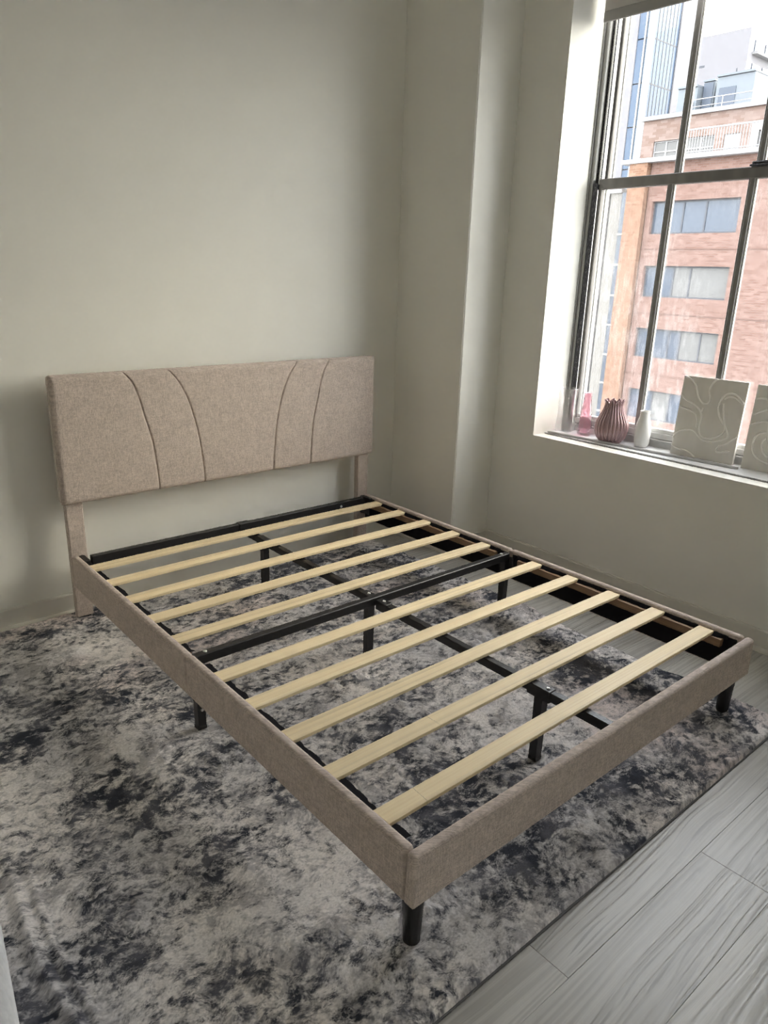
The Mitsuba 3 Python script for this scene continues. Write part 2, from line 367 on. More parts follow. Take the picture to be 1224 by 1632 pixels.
def build_window(num, dy, label):
    """A double-hung window of eight panes; dy moves it along the wall."""
    Y0, Y1 = globals()['Y0'] + dy, globals()['Y1'] + dy
    tag('window_%d' % num, label, kind='structure')



    def win(part, mesh, m, smooth=False, **k):
        return add('window_%d__' % num + part, mesh, m, smooth, **k)


    win('sill', cat(box(W + 0.094, XF + 0.03, Y0, Y1, Z0 - 0.01, Z0 + 0.005, 0.001)), M_SILL, label='grey metal sill plate')
    win('sill_track', cat(box(W + 0.078, W + 0.084, Y0, Y1 - 0.012, Z0 - 0.002, Z0 + 0.005, 0.001), box(W + 0.088, W + 0.092, Y0, Y1 - 0.012, Z0 - 0.002, Z0 + 0.004, 0.001)), M_FRAME, label='thin dark metal track along the sill')
    win('ledge', cat(box(XF + 0.022, XF + 0.13, Y0, Y1, Z0, Z0 + 0.036, 0.003), box(XF + 0.010, XF + 0.13, Y0, Y1, Z0 + 0.036, Z0 + 0.044, 0.002)), M_LEDGE_METAL, label='raised metal ledge under the lower sash')
    SASH = Y1 - Y0
    for s, ye in ((1, Y1), (-1, Y0)):      # the two jambs: s points into the wall
        def jb(u0, u1, x0, x1, z0, z1, c=0.001):
            ya, yb = ye - s * u0, ye - s * u1
            return box(x0, x1, min(ya, yb), max(ya, yb), z0, z1, c)
        j = win('jamb', cat(jb(0, 0.022, XF, XF + 0.15, Z0, Z1), jb(0.0, 0.006, XF - 0.012, XF, Z0, Z1)), M_LINER, label='worn grey metal jamb')
        add(j + '__sash_track', cat(jb(0.012, 0.045, XF + 0.028, XF + 0.036, 1.86, Z1), jb(0.022, 0.046, XF + 0.004, XF + 0.012, Z0 + 0.04, 1.885)), M_FRAME_DARK)
        add(j + '__parting_bead', cat(jb(0.010, 0.024, XF + 0.004, XF + 0.02, 1.90, Z1), jb(0.036, 0.043, XF + 0.022, XF + 0.034, 1.88, Z1)), M_BEAD)
    muntins = [1.028 + dy, 0.666 + dy, 0.304 + dy]


    def sash(name, x0, x1, z0, z1, rail_b, rail_t, pane, label):
        k = win(name, cat(box(x0, x1, Y0 + 0.045, Y1 - 0.045, z1 - rail_t, z1, 0.003),
                          box(x0, x1, Y1 - 0.060, Y1 - 0.044, z0, z1, 0.003), box(x0, x1, Y0 + 0.044, Y0 + 0.060, z0, z1, 0.003)), M_FRAME, label=label)
        add(k + '__bottom_rail', cat(box(x0, x1, Y0 + 0.045, Y1 - 0.045, z0, z0 + rail_b * 0.62, 0.003), box(x0 + 0.006, x1 - 0.002, Y0 + 0.045, Y1 - 0.045, z0 + rail_b * 0.6, z0 + rail_b, 0.003)), M_LEDGE_METAL if name == 'lower_sash' else M_FRAME)
        for y in muntins:
            add(k + '__muntin', cat(box(x0 + 0.002, x1 - 0.01, y - 0.016, y + 0.004, z0 + rail_b - 0.003, z1 - rail_t + 0.003, 0.002),
                                    box(x0 + 0.006, x1 - 0.004, y + 0.002, y + 0.012, z0 + rail_b - 0.003, z1 - rail_t + 0.003, 0.002)), M_FRAME)
        ys = [Y1 - 0.06] + muntins + [Y0 + 0.06]
        for i in range(4):
            a, b = ys[i] - 0.010, ys[i + 1] + 0.006
            za, zb = z0 + rail_b, z1 - rail_t
            xm = x1 - 0.012
            pn = trimesh.Trimesh([(xm, b, za), (xm, a, za), (xm, a, zb), (xm, b, zb)], [[0, 2, 1], [0, 3, 2]], process=False)
            add(k + '__pane', pn, pane)
            add(k + '__glazing_bead', cat(box(xm - 0.010, xm + 0.004, a - 0.012, a - 0.006, za, zb, 0.0008), box(xm - 0.006, xm + 0.004, b, b + 0.006, za, zb, 0.0008)), M_BEAD)
        return k


    lo = sash('lower_sash', XF + 0.018, XF + 0.052, Z0 + 0.046, 1.905, 0.048, 0.046, 'mat_grime_pane', 'lower sash with dusty streaked glass')
    up = sash('upper_sash', XF + 0.058, XF + 0.092, 1.870, Z1 - 0.01, 0.040, 0.05, 'mat_pane', 'upper sash with clear glass')
    ylk = 0.640 + dy
    win('sash_lock', cat(box(XF + 0.002, XF + 0.05, ylk - 0.05, ylk + 0.035, 1.905, 1.912, 0.002), box(XF + 0.008, XF + 0.035, ylk - 0.045, ylk + 0.03, 1.912, 1.924, 0.004)), M_FRAME_DARK, label='black sash lock on the meeting rail')


build_window(1, 0.0, 'tall grey metal double-hung window with eight panes in a deep white reveal')
build_window(2, DY2, 'added unseen second double-hung window of the same wall, behind the camera, for fill light')

# roller blind at the top of the opening
bx_ = W + 0.19
tag('roller_blind', 'light grey roller blind pulled nearly up at the top of the window', 'roller blind')
add('roller_blind__fabric', box(bx_ - 0.0015, bx_ + 0.0015, Y0 + 0.03, Y1 - 0.03, 2.575, 2.965), M_BLIND)
add('roller_blind__hem_bar', rbox(bx_ - 0.006, bx_ + 0.006, Y0 + 0.03, Y1 - 0.03, 2.538, 2.582, 0.005, 10), mat('mat_blind_hem', (0.33, 0.325, 0.315), 0.7), smooth=40, label='darker hem bar')
rt = trimesh.creation.cylinder(radius=0.024, height=Y1 - Y0 - 0.04, sections=32)
rt.apply_transform(trimesh.transformations.rotation_matrix(PI / 2, (1, 0, 0)))
rt.apply_translation((bx_ + 0.02, (Y0 + Y1) / 2, 2.965))
add('roller_blind__roller', rt, M_BLIND, smooth=40)
add('roller_blind__bracket', box(bx_ - 0.01, bx_ + 0.05, Y1 - 0.018, Y1, 2.92, Z1, 0.002), M_BEAD)

# ------------------------------------------------------------------ things on the sill
ZS = Z0 + 0.005
pa, pb = np.array([W + 0.096, 1.418]), np.array([W + 0.178, 0.470])
dd = pb - pa
L_ = np.linalg.norm(dd)
bar = cat(box(0, L_, -0.005, 0.005, 0, 0.011, 0.002), box(-0.003, 0.001, -0.006, 0.006, 0, 0.012, 0.002), box(L_ - 0.001, L_ + 0.003, -0.006, 0.006, 0, 0.012, 0.002))
bar.apply_transform(trimesh.transformations.rotation_matrix(math.atan2(dd[1], dd[0]), (0, 0, 1)))
bar.apply_translation((pa[0], pa[1], ZS))
add('metal_bar', bar, M_ALU, label='long thin aluminium bar lying on the sill in front of the vases', category='metal bar')


def place(m, x, y, z, rot=0.0):
    m = m.copy()
    m.apply_transform(trimesh.transformations.rotation_matrix(rot, (0, 0, 1)))
    m.apply_translation((x, y, z))
    return m


# clear hurricane vase
po = [(0.0, 0.0), (0.036, 0.0), (0.042, 0.002), (0.0465, 0.010), (0.0475, 0.022), (0.0462, 0.05), (0.0425, 0.09), (0.0402, 0.13), (0.0405, 0.17), (0.0425, 0.20), (0.0455, 0.222), (0.0458, 0.226), (0.0452, 0.229)]
pi_ = [(0.0440, 0.2275), (0.0405, 0.20), (0.0382, 0.17), (0.0380, 0.13), (0.0403, 0.09), (0.0440, 0.05), (0.0452, 0.022), (0.0445, 0.012), (0.0395, 0.0065), (0.0, 0.0055)]
scene['mat_clear_glass'] = {'type': 'thindielectric', 'int_ior': 1.5}
add('glass_vase', place(lathe([(r * 1.1, z) for r, z in po + pi_], 64), 2.318, 1.386, ZS), 'mat_clear_glass', smooth=35, label='clear glass hurricane vase at the left end of the sill', category='vase')

# pink textured bud vase
scene['mat_pink_glass'] = {'type': 'dielectric', 'int_ior': 1.5, 'ext_ior': 1.0, 'specular_transmittance': rgb(0.975, 0.83, 0.87)}
zs_ = np.linspace(0, 1, 80)
outer = [(0.0, 0.0), (0.031, 0.0)] + [(np.interp(t, [0, .03, .12, .3, .6, .88, .95, 1], [.0330, .0355, .0360, .0325, .0248, .0188, .0183, .0205]), 0.003 + 0.213 * t) for t in zs_]
inner = [(np.interp(t, [0, .12, .3, .6, .88, 1], [.016, .0310, .0285, .0210, .0155, .0170]), 0.012 + 0.203 * t) for t in zs_[::-1]] + [(0.0, 0.011)]
n_out = len(outer)


def ripple(A, Z, r, i):
    q = np.stack([np.cos(A) * 3.2 + 5, np.sin(A) * 3.2, Z * 55 + 1.5 * np.sin(2 * A)], -1) * 1.6
    bump = (meshkit.fbm(q, octaves=2, seed=2) - 0.5) * 0.0062 * np.clip(r / 0.015, 0, 1)
    return np.where((i > 3) & (i < n_out - 3), r + bump, r), Z


add('bud_vase', place(lathe(outer + inner, 72, ripple), 2.338, 1.280, ZS), 'mat_pink_glass', smooth=60, label='slim pink glass bud vase with a rippled surface, tapering to its neck', category='vase')

# mauve ribbed vase with a petal rim
zt = np.linspace(0, 1, 70)
zk = [0, .04, .12, .25, .38, .5, .62, .74, .85, .93, 1]
rk = [.050, .058, .071, .079, .081, .077, .066, .055, .046, .043, .046]
from scipy.interpolate import PchipInterpolator
rf = PchipInterpolator(zk, rk)
HV = 0.203
prof_o = [(0.0, 0.0), (0.036, 0.0)] + [(float(rf(t)), 0.001 + HV * t) for t in zt]
prof_i = [(float(rf(t)) - 0.0035, 0.001 + HV * t) for t in zt[::-1] if t > 0.06] + [(0.0, 0.012)]
NR = 26


def ribs(A, Z, r, i):
    t = np.clip(Z / HV, 0, 1)
    amp = 0.0034 * np.clip(np.minimum(t / 0.1, 1), 0, 1)
    ridge = np.abs(np.cos(NR * A / 2)) ** 0.6
    r2 = np.where(r > 0.037, r - amp * (1 - ridge) * 1.6, r)
    lobe = 0.5 + 0.5 * np.cos(9 * A)
    k = np.clip((t - 0.86) / 0.14, 0, 1)
    return r2 + 0.004 * k ** 2 * lobe, Z + 0.014 * k ** 1.5 * (lobe ** 0.7 - 0.6)


M_MAUVE = mat('mat_mauve_glaze', mikit.proc(lambda p, n, uv: mix((0.27, 0.165, 0.175), (0.37, 0.24, 0.25), fbm(p.x * 30, p.y * 30, p.z * 20, 3))), 0.16, specular=0.7, clearcoat=0.6, clearcoat_gloss=0.95, metallic=0.25)
add('ribbed_vase', place(lathe(prof_o + prof_i, NR * 10, ribs), 2.313, 1.110, ZS), M_MAUVE, smooth=50, label='round glossy mauve vase with vertical ribs and a petal-shaped rim', category='vase')

# white vase
wk = PchipInterpolator([0, .04, .2, .4, .55, .7, .82, .92, 1], [.0285, .0325, .036, .0375, .036, .0305, .0245, .0225, .0235])
HW = 0.173
wo = [(0.0, 0.0), (0.026, 0.0)] + [(float(wk(t)), 0.001 + HW * t) for t in zt]
wi = [(float(wk(t)) - 0.003, 0.001 + HW * t) for t in zt[::-1] if t > 0.05] + [(0.0, 0.01)]
M_WHITE = mat('mat_white_ceramic', (0.74, 0.74, 0.715), 0.5, specular=0.4)
add('ceramic_vase', place(lathe(wo + wi, 48), 2.348, 0.960, ZS), M_WHITE, smooth=40, label='small matte white ceramic vase with a narrow neck beside the grey canvas', category='vase')

# two plaster-relief canvases leaning on the glass
M_CANVAS = mat('mat_canvas', mikit.proc(lambda p, n, uv: mix((0.62, 0.595, 0.545), (0.72, 0.695, 0.645), fbm(p.y * 40, p.z * 9, p.x * 9, 3))), 0.55,
               bump=mikit.proc(lambda p, n, uv: fbm(p.y * 130, p.z * 26, p.x * 26, 3), 1e-3), bump_scale=0.0008, specular=0.4)
M_RELIEF = mat('mat_relief', (0.80, 0.775, 0.73), 0.5, specular=0.4)
CQ = np.array([(440, 130), (1130, 200), (870, 1060), (185, 935)], float)       # a drawing sheet's corners: top left, top right, bottom right, bottom left


def sheet_uv(pts):
    A = []
    for (x, y), (u, v) in zip(CQ, [(0, 1), (1, 1), (1, 0), (0, 0)]):
        A += [[x, y, 1, 0, 0, 0, -u * x, -u * y, u], [0, 0, 0, x, y, 1, -v * x, -v * y, v]]
    A = np.array(A)
    h = np.r_[np.linalg.solve(A[:, :8], A[:, 8]), 1].reshape(3, 3)
    q = np.c_[np.array(pts, float), np.ones(len(pts))] @ h.T
    return q[:, :2] / q[:, 2:]


LINES1 = [[(445, 140), (500, 165), (545, 215), (560, 290), (570, 360), (610, 410), (650, 418), (685, 390), (690, 310), (700, 260), (740, 205), (795, 168)],
          [(390, 325), (440, 380), (520, 430), (570, 490), (578, 560), (550, 640), (535, 710), (560, 760), (620, 778), (700, 770), (770, 740), (815, 700), (825, 660), (800, 600), (775, 540), (770, 470), (800, 390), (850, 330), (920, 310), (990, 335), (1030, 385), (1055, 410)],
          [(352, 435), (420, 465), (480, 490), (520, 535), (525, 590), (510, 660)],
          [(240, 765), (310, 705), (400, 682), (470, 690), (510, 730), (545, 780), (610, 808), (700, 808), (780, 790), (845, 765), (845, 700), (825, 640), (822, 560), (825, 480), (835, 410)],
          [(225, 840), (280, 885), (360, 905), (420, 940), (455, 975)], [(945, 762), (880, 800), (800, 840), (720, 875), (705, 905), (740, 922), (800, 915), (855, 918)],
          [(578, 500), (592, 480), (605, 460)], [(850, 372), (920, 345), (990, 370), (1038, 425)]]
D2 = np.array((755, 140))
LINES2 = [[(1170, 405), (1224, 400), (1330, 430)], [(1120, 550), (1224, 515), (1350, 500), (1500, 560), (1640, 620)], [(1090, 645), (1224, 620), (1400, 640), (1560, 760), (1600, 900)],
          [(1224, 730), (1150, 740), (1100, 800), (1080, 880), (1100, 960), (1160, 1010), (1224, 1035), (1320, 1030), (1400, 960), (1420, 860), (1370, 770), (1300, 735)],
          [(1224, 780), (1185, 810), (1170, 870), (1190, 940), (1224, 965), (1290, 960), (1330, 900), (1320, 830), (1270, 790)]]


def canvas(x0, y0, lines, label, shift=(0, 0)):
    w, h, t, lean, yaw = 0.286, 0.362, 0.018, math.radians(5.2), math.radians(4.0)
    M = trimesh.transformations.translation_matrix((x0, y0, ZS)) @ trimesh.transformations.rotation_matrix(yaw, (0, 0, 1)) @ trimesh.transformations.rotation_matrix(lean, (0, 1, 0))
    k = numbered('relief_canvas')
    tag(k, label, 'canvas', 'plaster relief canvases leaning on the window')
    b = rbox(0, t, -w, 0, 0.0, h, 0.0025, 8)
    b.apply_transform(M)
    add(k + '__panel', b, M_CANVAS, smooth=40)
    for ln in lines:
        uv = sheet_uv(np.array(ln) - np.array(shift))
        uv = np.clip(spline(uv, 14 * len(ln)), 0.004, 0.996)
        path = np.c_[np.full(len(uv), -0.0004), -uv[:, 0] * w, uv[:, 1] * h]
        tb = tube(path, 0.0042, 8)
        tb.apply_transform(M)
        add(k + '__relief_line', tb, M_RELIEF, smooth=60)


canvas(2.340, 0.804, LINES1, 'grey canvas with winding raised lines leaning on the window beside the white vase')
canvas(2.346, 0.476, LINES2, 'grey canvas with raised ring lines cut off by the right edge of the photo', D2)

# ------------------------------------------------------------------ the bed
WB, LB, ZR, ZB = 1.58, 2.114, 0.300, 0.164
tag('bed_frame', 'taupe upholstered platform bed frame with pine slats and black steel supports standing on the rug', 'bed')


def bed(part, mesh, m, smooth=False, **k):
    return add('bed_frame__' + part, mesh, m, smooth, **k)


# headboard: five puffed panels between curved seams on a padded body
HX0, HX1, HZ0, HZ1 = -0.016, 1.596, 0.524, 1.040
HYF, HYB = 2.078, 2.138                # front and back faces
hb = bed('headboard', rbox(HX0, HX1, HYF + 0.016, HYB, HZ0, HZ1, 0.016, 18), M_FABRIC, smooth=40)


def seam_curve(pts):
    p = np.array(pts, float)
    f = PchipInterpolator(p[:, 1], p[:, 0])
    return lambda z: f(np.clip(z, p[0, 1], p[-1, 1]))


SL = [[(0.392, .52), (0.379, .717), (0.348, .856), (0.312, .985), (0.268, 1.045)], [(0.609, .52), (0.592, .719), (0.553, .889), (0.511, .981), (0.458, 1.045)]]
curves = [seam_curve(s) for s in SL] + [seam_curve([(1.58 - x, z) for x, z in SL[1]]), seam_curve([(1.58 - x, z) for x, z in SL[0]])]
edges = [lambda z: np.full_like(z, HX0)] + curves + [lambda z: np.full_like(z, HX1)]
RB = 0.020
for i in range(5):
    fa, fb = edges[i], edges[i + 1]
    dist = np.r_[0, .0006, .0014, .0025, .004, .006, .009, .013, .018, .024]      # rows crowd at the rims
    zz = np.r_[HZ0 + dist, np.linspace(HZ0 + .035, HZ1 - .035, 60), HZ1 - dist[::-1]]
    un = np.r_[0, .001, .003, .006, .010, .016, .024, .034, .05, .07, np.linspace(.1, .9, 30)]
    un = np.unique(np.r_[un, 1 - un])
    U, Z = np.meshgrid(un, zz, indexing='ij')
    xa, xb = fa(Z), fb(Z)
    X = xa + (xb - xa) * U

    def rim(d, r):
        d = np.clip(d, 0, r)
        return r - np.sqrt(np.maximum(r * r - (r - d) ** 2, 0))
    da, db = X - xa, xb - X
    back = rim(Z - HZ0, RB) + rim(HZ1 - Z, RB)
    for k, d in ((i, da), (i + 1, db)):
        back = back + (rim(d, RB) if k in (0, 5) else rim(d, 0.0085))
    puff = 0.0022 * np.sqrt(np.clip(np.minimum(da, db) / 0.10, 0, 1)) + 0.0008 * (meshkit.noise(np.stack([X * 7, Z * 7, X * 0 + i], -1)) - 0.5)
    Y = HYF + np.minimum(back, 0.020) - puff
    m = quads(X, Y, Z)
    m.faces = m.faces[:, ::-1]
    add(hb + '__panel', m, M_FABRIC, smooth=True)
for s, (xa, xb) in ((0, (0.000, 0.068)), (1, (1.512, 1.580))):
    bed('post', rbox(xa, xb, HYB - 0.036, HYB, 0.018, HZ0 + 0.05, 0.005, 10), M_FABRIC, smooth=40)

# rails
RT = 0.030
def rail(x0, x1, y0, y1):
    """A padded rail: square at the foot, a round top edge."""
    m = trimesh.convex.convex_hull(np.vstack([trimesh.creation.uv_sphere(radius=0.012, count=[16, 16]).vertices + (x, y, ZR - 0.012) for x in (x0 + .012, x1 - .012) for y in (y0 + .012, y1 - .012)]
                                             + [trimesh.creation.uv_sphere(radius=0.004, count=[10, 10]).vertices + (x, y, ZB + 0.004) for x in (x0 + .004, x1 - .004) for y in (y0 + .004, y1 - .004)]))
    return m


YM = 1.062
for x0, x1 in ((0.0, RT), (WB - RT, WB)):
    bed('side_rail', rail(x0, x1, RT + 0.001, YM - 0.0012), M_FABRIC, smooth=50)
    bed('side_rail', rail(x0, x1, YM + 0.0012, HYB - 0.037), M_FABRIC, smooth=50)
bed('foot_rail', rail(0.0, WB, 0.0, RT), M_FABRIC, smooth=50)

# slats' ledgers, black lining and the loose black edge tape inside the side rails
for s in (0, 1):
    xi = RT if s == 0 else WB - RT
    sg = 1 if s == 0 else -1

    def bx(d0, d1, y0, y1, z0, z1, c=0.001):
        a, b = xi + sg * d0, xi + sg * d1
        return box(min(a, b), max(a, b), y0, y1, z0, z1, c)
    for y0, y1 in ((0.045, YM - 0.02), (YM + 0.02, HYB - 0.06)):
        bed('lining', bx(0.0002, 0.004, y0, y1, ZB + 0.006, ZR - 0.016), M_FELT, label='black felt lining of the rail')
        bed('ledger', bx(0.0042, 0.026, y0 + 0.045, y1 - 0.045, 0.246, 0.2745, 0.001), M_LEDGE, label='brown wooden ledger strip')
        n = 140
        yy = np.linspace(y0 + 0.03, y1 - 0.03, n)
        wv = 0.028 + 0.007 * (meshkit.fbm(np.c_[yy * 30, np.full(n, 3.0 + s), np.zeros(n)], 3) - 0.5) * 2 if s == 0 else 0.012 + 0.006 * (meshkit.fbm(np.c_[yy * 26, np.full(n, 3.0 + s), np.zeros(n)], 3) - 0.5) * 2
        lo_ = np.stack([np.full(n, xi + sg * 0.003), yy, np.full(n, 0.2790 if s == 0 else 0.2880)], 1)
        hi_ = np.stack([xi + sg * wv, yy, 0.2762 + 0.0006 * np.sin(yy * 90)], 1)
        top = np.stack([lo_, hi_], 0)
        th = np.array([0, 0, 0.0010])
        g = np.concatenate([top, top[::-1] - th, top[:1]], 0)
        bed('edge_tape', quads(g[..., 0], g[..., 1], g[..., 2]), M_FELT, label='loose black edge tape')

# slats
SY = [1.934, 1.753, 1.563, 1.364, 1.174, 0.881, 0.696, 0.505, 0.316, 0.125]
SW, STH, SZ = 0.056, 0.0115, 0.2885
for i, y in enumerate(SY):
    nx = 40
    xs = np.linspace(0.034, 1.547, nx)
    tilt = rnd.uniform(-0.003, 0.003)
    bow = 0.003 * np.sin(np.pi * (xs - xs[0]) / (xs[-1] - xs[0])) - 0.0005
    c = 0.0015
    prof = np.array([(0, c), (c, 0), (SW - c, 0), (SW, c), (SW, STH - c), (SW - c, STH), (c, STH), (0, STH - c)])
    yy = y + prof[None, :, 0] + tilt * (xs[:, None] - 0.8)
    z_ = SZ - STH + prof[None, :, 1] + bow[:, None]
    X = np.repeat(xs[:, None], 8, 1)
    i_ = np.arange(nx * 8).reshape(nx, 8)
    j_ = np.roll(i_, -1, 1)
    q = np.stack([i_[:-1], i_[1:], j_[1:], j_[:-1]], -1).reshape(-1, 4)
    caps = [[i_[0, 0], i_[0, k], i_[0, k + 1]] for k in range(1, 7)] + [[i_[-1, 0], i_[-1, k + 1], i_[-1, k]] for k in range(1, 7)]
    m = trimesh.Trimesh(np.stack([X, yy, z_], -1).reshape(-1, 3), np.vstack([q[:, [0, 1, 2]], q[:, [0, 2, 3]], caps]), process=False)
    m.fix_normals()
    bed('slat', m, M_SLAT, smooth=20)

# black steel: head rail, cross rail, centre rail, legs
XC = 0.788
bed('head_rail', cat(box(0.068, XC - 0.02, 2.050, 2.080, 0.255, 0.298, 0.002), box(XC + 0.02, 1.512, 2.050, 2.080, 0.255, 0.298, 0.002), box(XC - 0.03, XC + 0.03, 2.046, 2.084, 0.252, 0.301, 0.002)), M_BLACK, label='black steel rail at the head')
for xa, xb in ((0.030, 0.052), (1.528, 1.550)):
    bed('corner_bracket', box(xa, xb, 2.02, 2.10, 0.20, 0.296, 0.002), M_BLACK)
bed('cross_rail', cat(box(0.031, WB - 0.031, YM - 0.004, YM + 0.024, 0.252, 0.286, 0.003), box(0.0305, 0.040, YM - 0.03, YM + 0.05, 0.20, 0.27, 0.002), box(WB - 0.040, WB - 0.0305, YM - 0.03, YM + 0.05, 0.20, 0.27, 0.002)), M_BLACK, smooth=20, label='black steel rail across the middle')
for y0, y1 in ((0.031, YM - 0.005), (YM + 0.025, 2.049)):
    bed('center_rail', box(XC - 0.014, XC + 0.014, y0, y1, 0.244, 0.274, 0.003), M_BLACK, label='black steel rail along the middle')
for y0, y1 in ((YM - 0.065, YM - 0.005), (YM + 0.025, YM + 0.09), (0.245, 0.33), (1.845, 1.92)):
    bed('sleeve', box(XC - 0.0165, XC + 0.0165, y0, y1, 0.238, 0.2768, 0.002), M_BLACK)


def square_leg(x, y, zt, w=0.026, dx=0.0, dy=0.0, z0=0.019):
    lo = np.array([(x + sx * w / 2 * 0.92 + dx, y + sy * w / 2 * 0.92 + dy, z0) for sx in (-1, 1) for sy in (-1, 1)])
    up_ = np.array([(x + sx * w / 2, y + sy * w / 2, zt) for sx in (-1, 1) for sy in (-1, 1)])
    a = trimesh.convex.convex_hull(np.vstack([lo, up_]))
    foot = box(x + dx - w * .52, x + dx + w * .52, y + dy - w * .52, y + dy + w * .52, z0 - 0.003, z0 + 0.010, 0.002)
    return a, foot


for x, y, zt, dx in ((XC, 0.285, 0.24, 0), (XC, YM + 0.052, 0.24, 0), (XC, 1.878, 0.24, 0), (0.046, YM + 0.010, 0.254, 0), (WB - 0.046, YM + 0.010, 0.254, 0)):
    a, f = square_leg(x, y, zt, 0.030, dx)
    k = bed('support_leg', a, M_BLACK, label='square black steel support leg')
    add(k + '__foot_cap', f, M_LEG)
for x, y in ((0.046, 0.046), (WB - 0.046, 0.046)):
    pr = [(0.0, 0.012), (0.0185, 0.012), (0.0200, 0.015), (0.0265, ZB + 0.002), (0.0, ZB + 0.002)]
    bed('foot_leg', place(lathe(pr, 36), x, y, 0), M_LEG, smooth=40, label='tapered round black leg')


def bolt(x, y, z, nrm=(0, 0, 1), r=0.0065):
    m = lathe([(0.0, 0.004), (r * 0.35, 0.0036), (r * 0.45, 0.0026), (r * 0.8, 0.0038), (r, 0.002), (r, -0.001), (0, -0.001)], 16)
    m.faces = m.faces[:, ::-1]
    n = np.array(nrm, float)
    m.apply_transform(trimesh.geometry.align_vectors((0, 0, 1), n))
    m.apply_translation((x, y, z))
    bed('bolt', m, M_BOLT, smooth=30, label='steel bolt head')


bolt(0.075, YM + 0.010, 0.286)
bolt(WB - 0.075, YM + 0.010, 0.286)
bolt(XC, YM + 0.055, 0.277)
bolt(XC, YM - 0.035, 0.277)
bolt(XC, 0.262, 0.277)
bolt(1.36, 2.049, 0.278, (0, -1, 0))
bolt(0.046, YM - 0.0055, 0.09, (0, -1, 0), 0.005)

# ------------------------------------------------------------------ the rug
gx, gy = np.arange(-1.45, 1.6801, 0.0055), np.arange(-0.125, 2.1801, 0.0055)
X, Y = np.meshgrid(gx, gy, indexing='ij')
P = np.stack([X, Y, 0 * X], -1)
f1 = meshkit.fbm(P * 6.5 + 3, 3, 1)
f2 = meshkit.fbm(P * 24 + 7, 3, 2)
f3 = meshkit.noise(P * 90 + 1, 3)
lump = 0.011 * np.clip(f1 - 0.35, 0, 1) + 0.009 * (np.abs(f2 - 0.5) * 2) ** 0.8 * np.clip((f1 - 0.3) * 2.2, 0, 1) + 0.0020 * f3
r_ = np.random.default_rng(11)
for _ in range(70):                    # swirls brushed into the pile
    cx, cy = r_.uniform(-0.9, 1.6), r_.uniform(-0.1, 2.1)
    R, a0, span = r_.uniform(0.02, 0.06), r_.uniform(-PI, PI), r_.uniform(0.9, 2.2)
    d, a = np.hypot(X - cx, Y - cy), np.arctan2(Y - cy, X - cx)
    da = np.abs((a - a0 + PI) % (2 * PI) - PI)
    lump += r_.uniform(0.002, 0.005) * np.exp(-((d - R) / 0.011) ** 2) * np.clip(1.2 - da / span, 0, 1)
for x0, w, amp in ((-0.612, 0.016, 0.010), (-0.575, 0.010, 0.006)):     # creases from folding
    xx = x0 + 0.010 * np.sin(Y * 9)
    lump += amp * np.exp(-((X - xx) / w) ** 2) * np.clip((0.95 - Y) / 0.3, 0, 1)
pad = np.zeros_like(X)
for lx, ly in ((0.046, 0.046), (WB - 0.046, 0.046), (XC, 0.285), (XC, YM + 0.052), (XC, 1.878), (0.046, YM + 0.01), (0.034, 2.12), (1.546, 2.12)):
    pad += np.exp(-(np.hypot(X - lx, Y - ly) / 0.032) ** 4)
lump = 1.35 * lump * (1 - 0.9 * np.clip(pad, 0, 1))
edge = np.minimum.reduce([X - gx[0], gx[-1] - X, Y - gy[0], gy[-1] - Y])
wob = 0.012 * (meshkit.fbm(np.stack([Y * 5, 0 * Y, 0 * Y + 4], -1), 3) - 0.5) + 0.055 * (meshkit.fbm(np.stack([Y * 1.6, 0 * Y, 0 * Y + 9], -1), 2) - 0.5)
fall = np.clip(edge / 0.016, 0, 1)
Zr = (0.011 + lump) * np.sqrt(np.clip(1 - (1 - fall) ** 2, 0, 1)) + 0.0012
lift = 0.020 * np.exp(-((gx[-1] - X) / 0.07) ** 2) * np.clip(meshkit.fbm(np.stack([Y * 4.2, 0 * Y, 0 * Y + 2], -1), 3) * 2 - 0.9, 0, 1) * fall
Zr = Zr + lift
X2 = X + wob * np.clip((X - 1.0) / 0.6, 0, 1) - 0.03 * np.clip((X - 1.2) / 0.4, 0, 1)
Y2 = Y + 0.006 * (meshkit.fbm(np.stack([X * 4, 0 * X, 0 * X + 1], -1), 2) - 0.5) * np.clip((0.4 - Y) / 0.4, 0, 1)
add('area_rug', quads(X2, Y2, Zr), M_RUG, smooth=True, label='shaggy charcoal and taupe distressed area rug under the bed', category='rug')
tag('area_rug', 'plush grey area rug with charcoal and taupe blotches under the bed', 'rug')
c = 0.004
rim = [box(gx[0], 1.62, gy[0] - 0.003, gy[0] + 0.004, 0.0005, 0.005, 0.001)]
add('area_rug__hem', cat(*rim), M_RUG_EDGE, label='dark bound hem along the front edge')

# pale grey pouf at the lower left of the picture
M_POUF = mat('mat_pouf', mikit.proc(lambda p, n, uv: mix((0.40, 0.41, 0.42), (0.52, 0.525, 0.53), fbm(p.x * 90, p.y * 90, p.z * 90, 3))), 0.95, bump=mikit.proc(lambda p, n, uv: fbm(p.x * 160, p.y * 160, p.z * 160, 2), 1e-3), bump_scale=0.002, sheen=0.5)
pf = rbox(-1.35, -0.685, -0.35, 0.86, 0.02, 0.30, 0.10, 28)
pf.apply_transform(trimesh.transformations.rotation_matrix(math.radians(-7.0), (0, 0, 1), (-0.685, 0.47, 0)))
tag('floor_pouf', 'pale grey soft pouf with rounded edges at the lower left corner on the rug', 'pouf')
add('floor_pouf__cushion', pf, M_POUF, smooth=60)

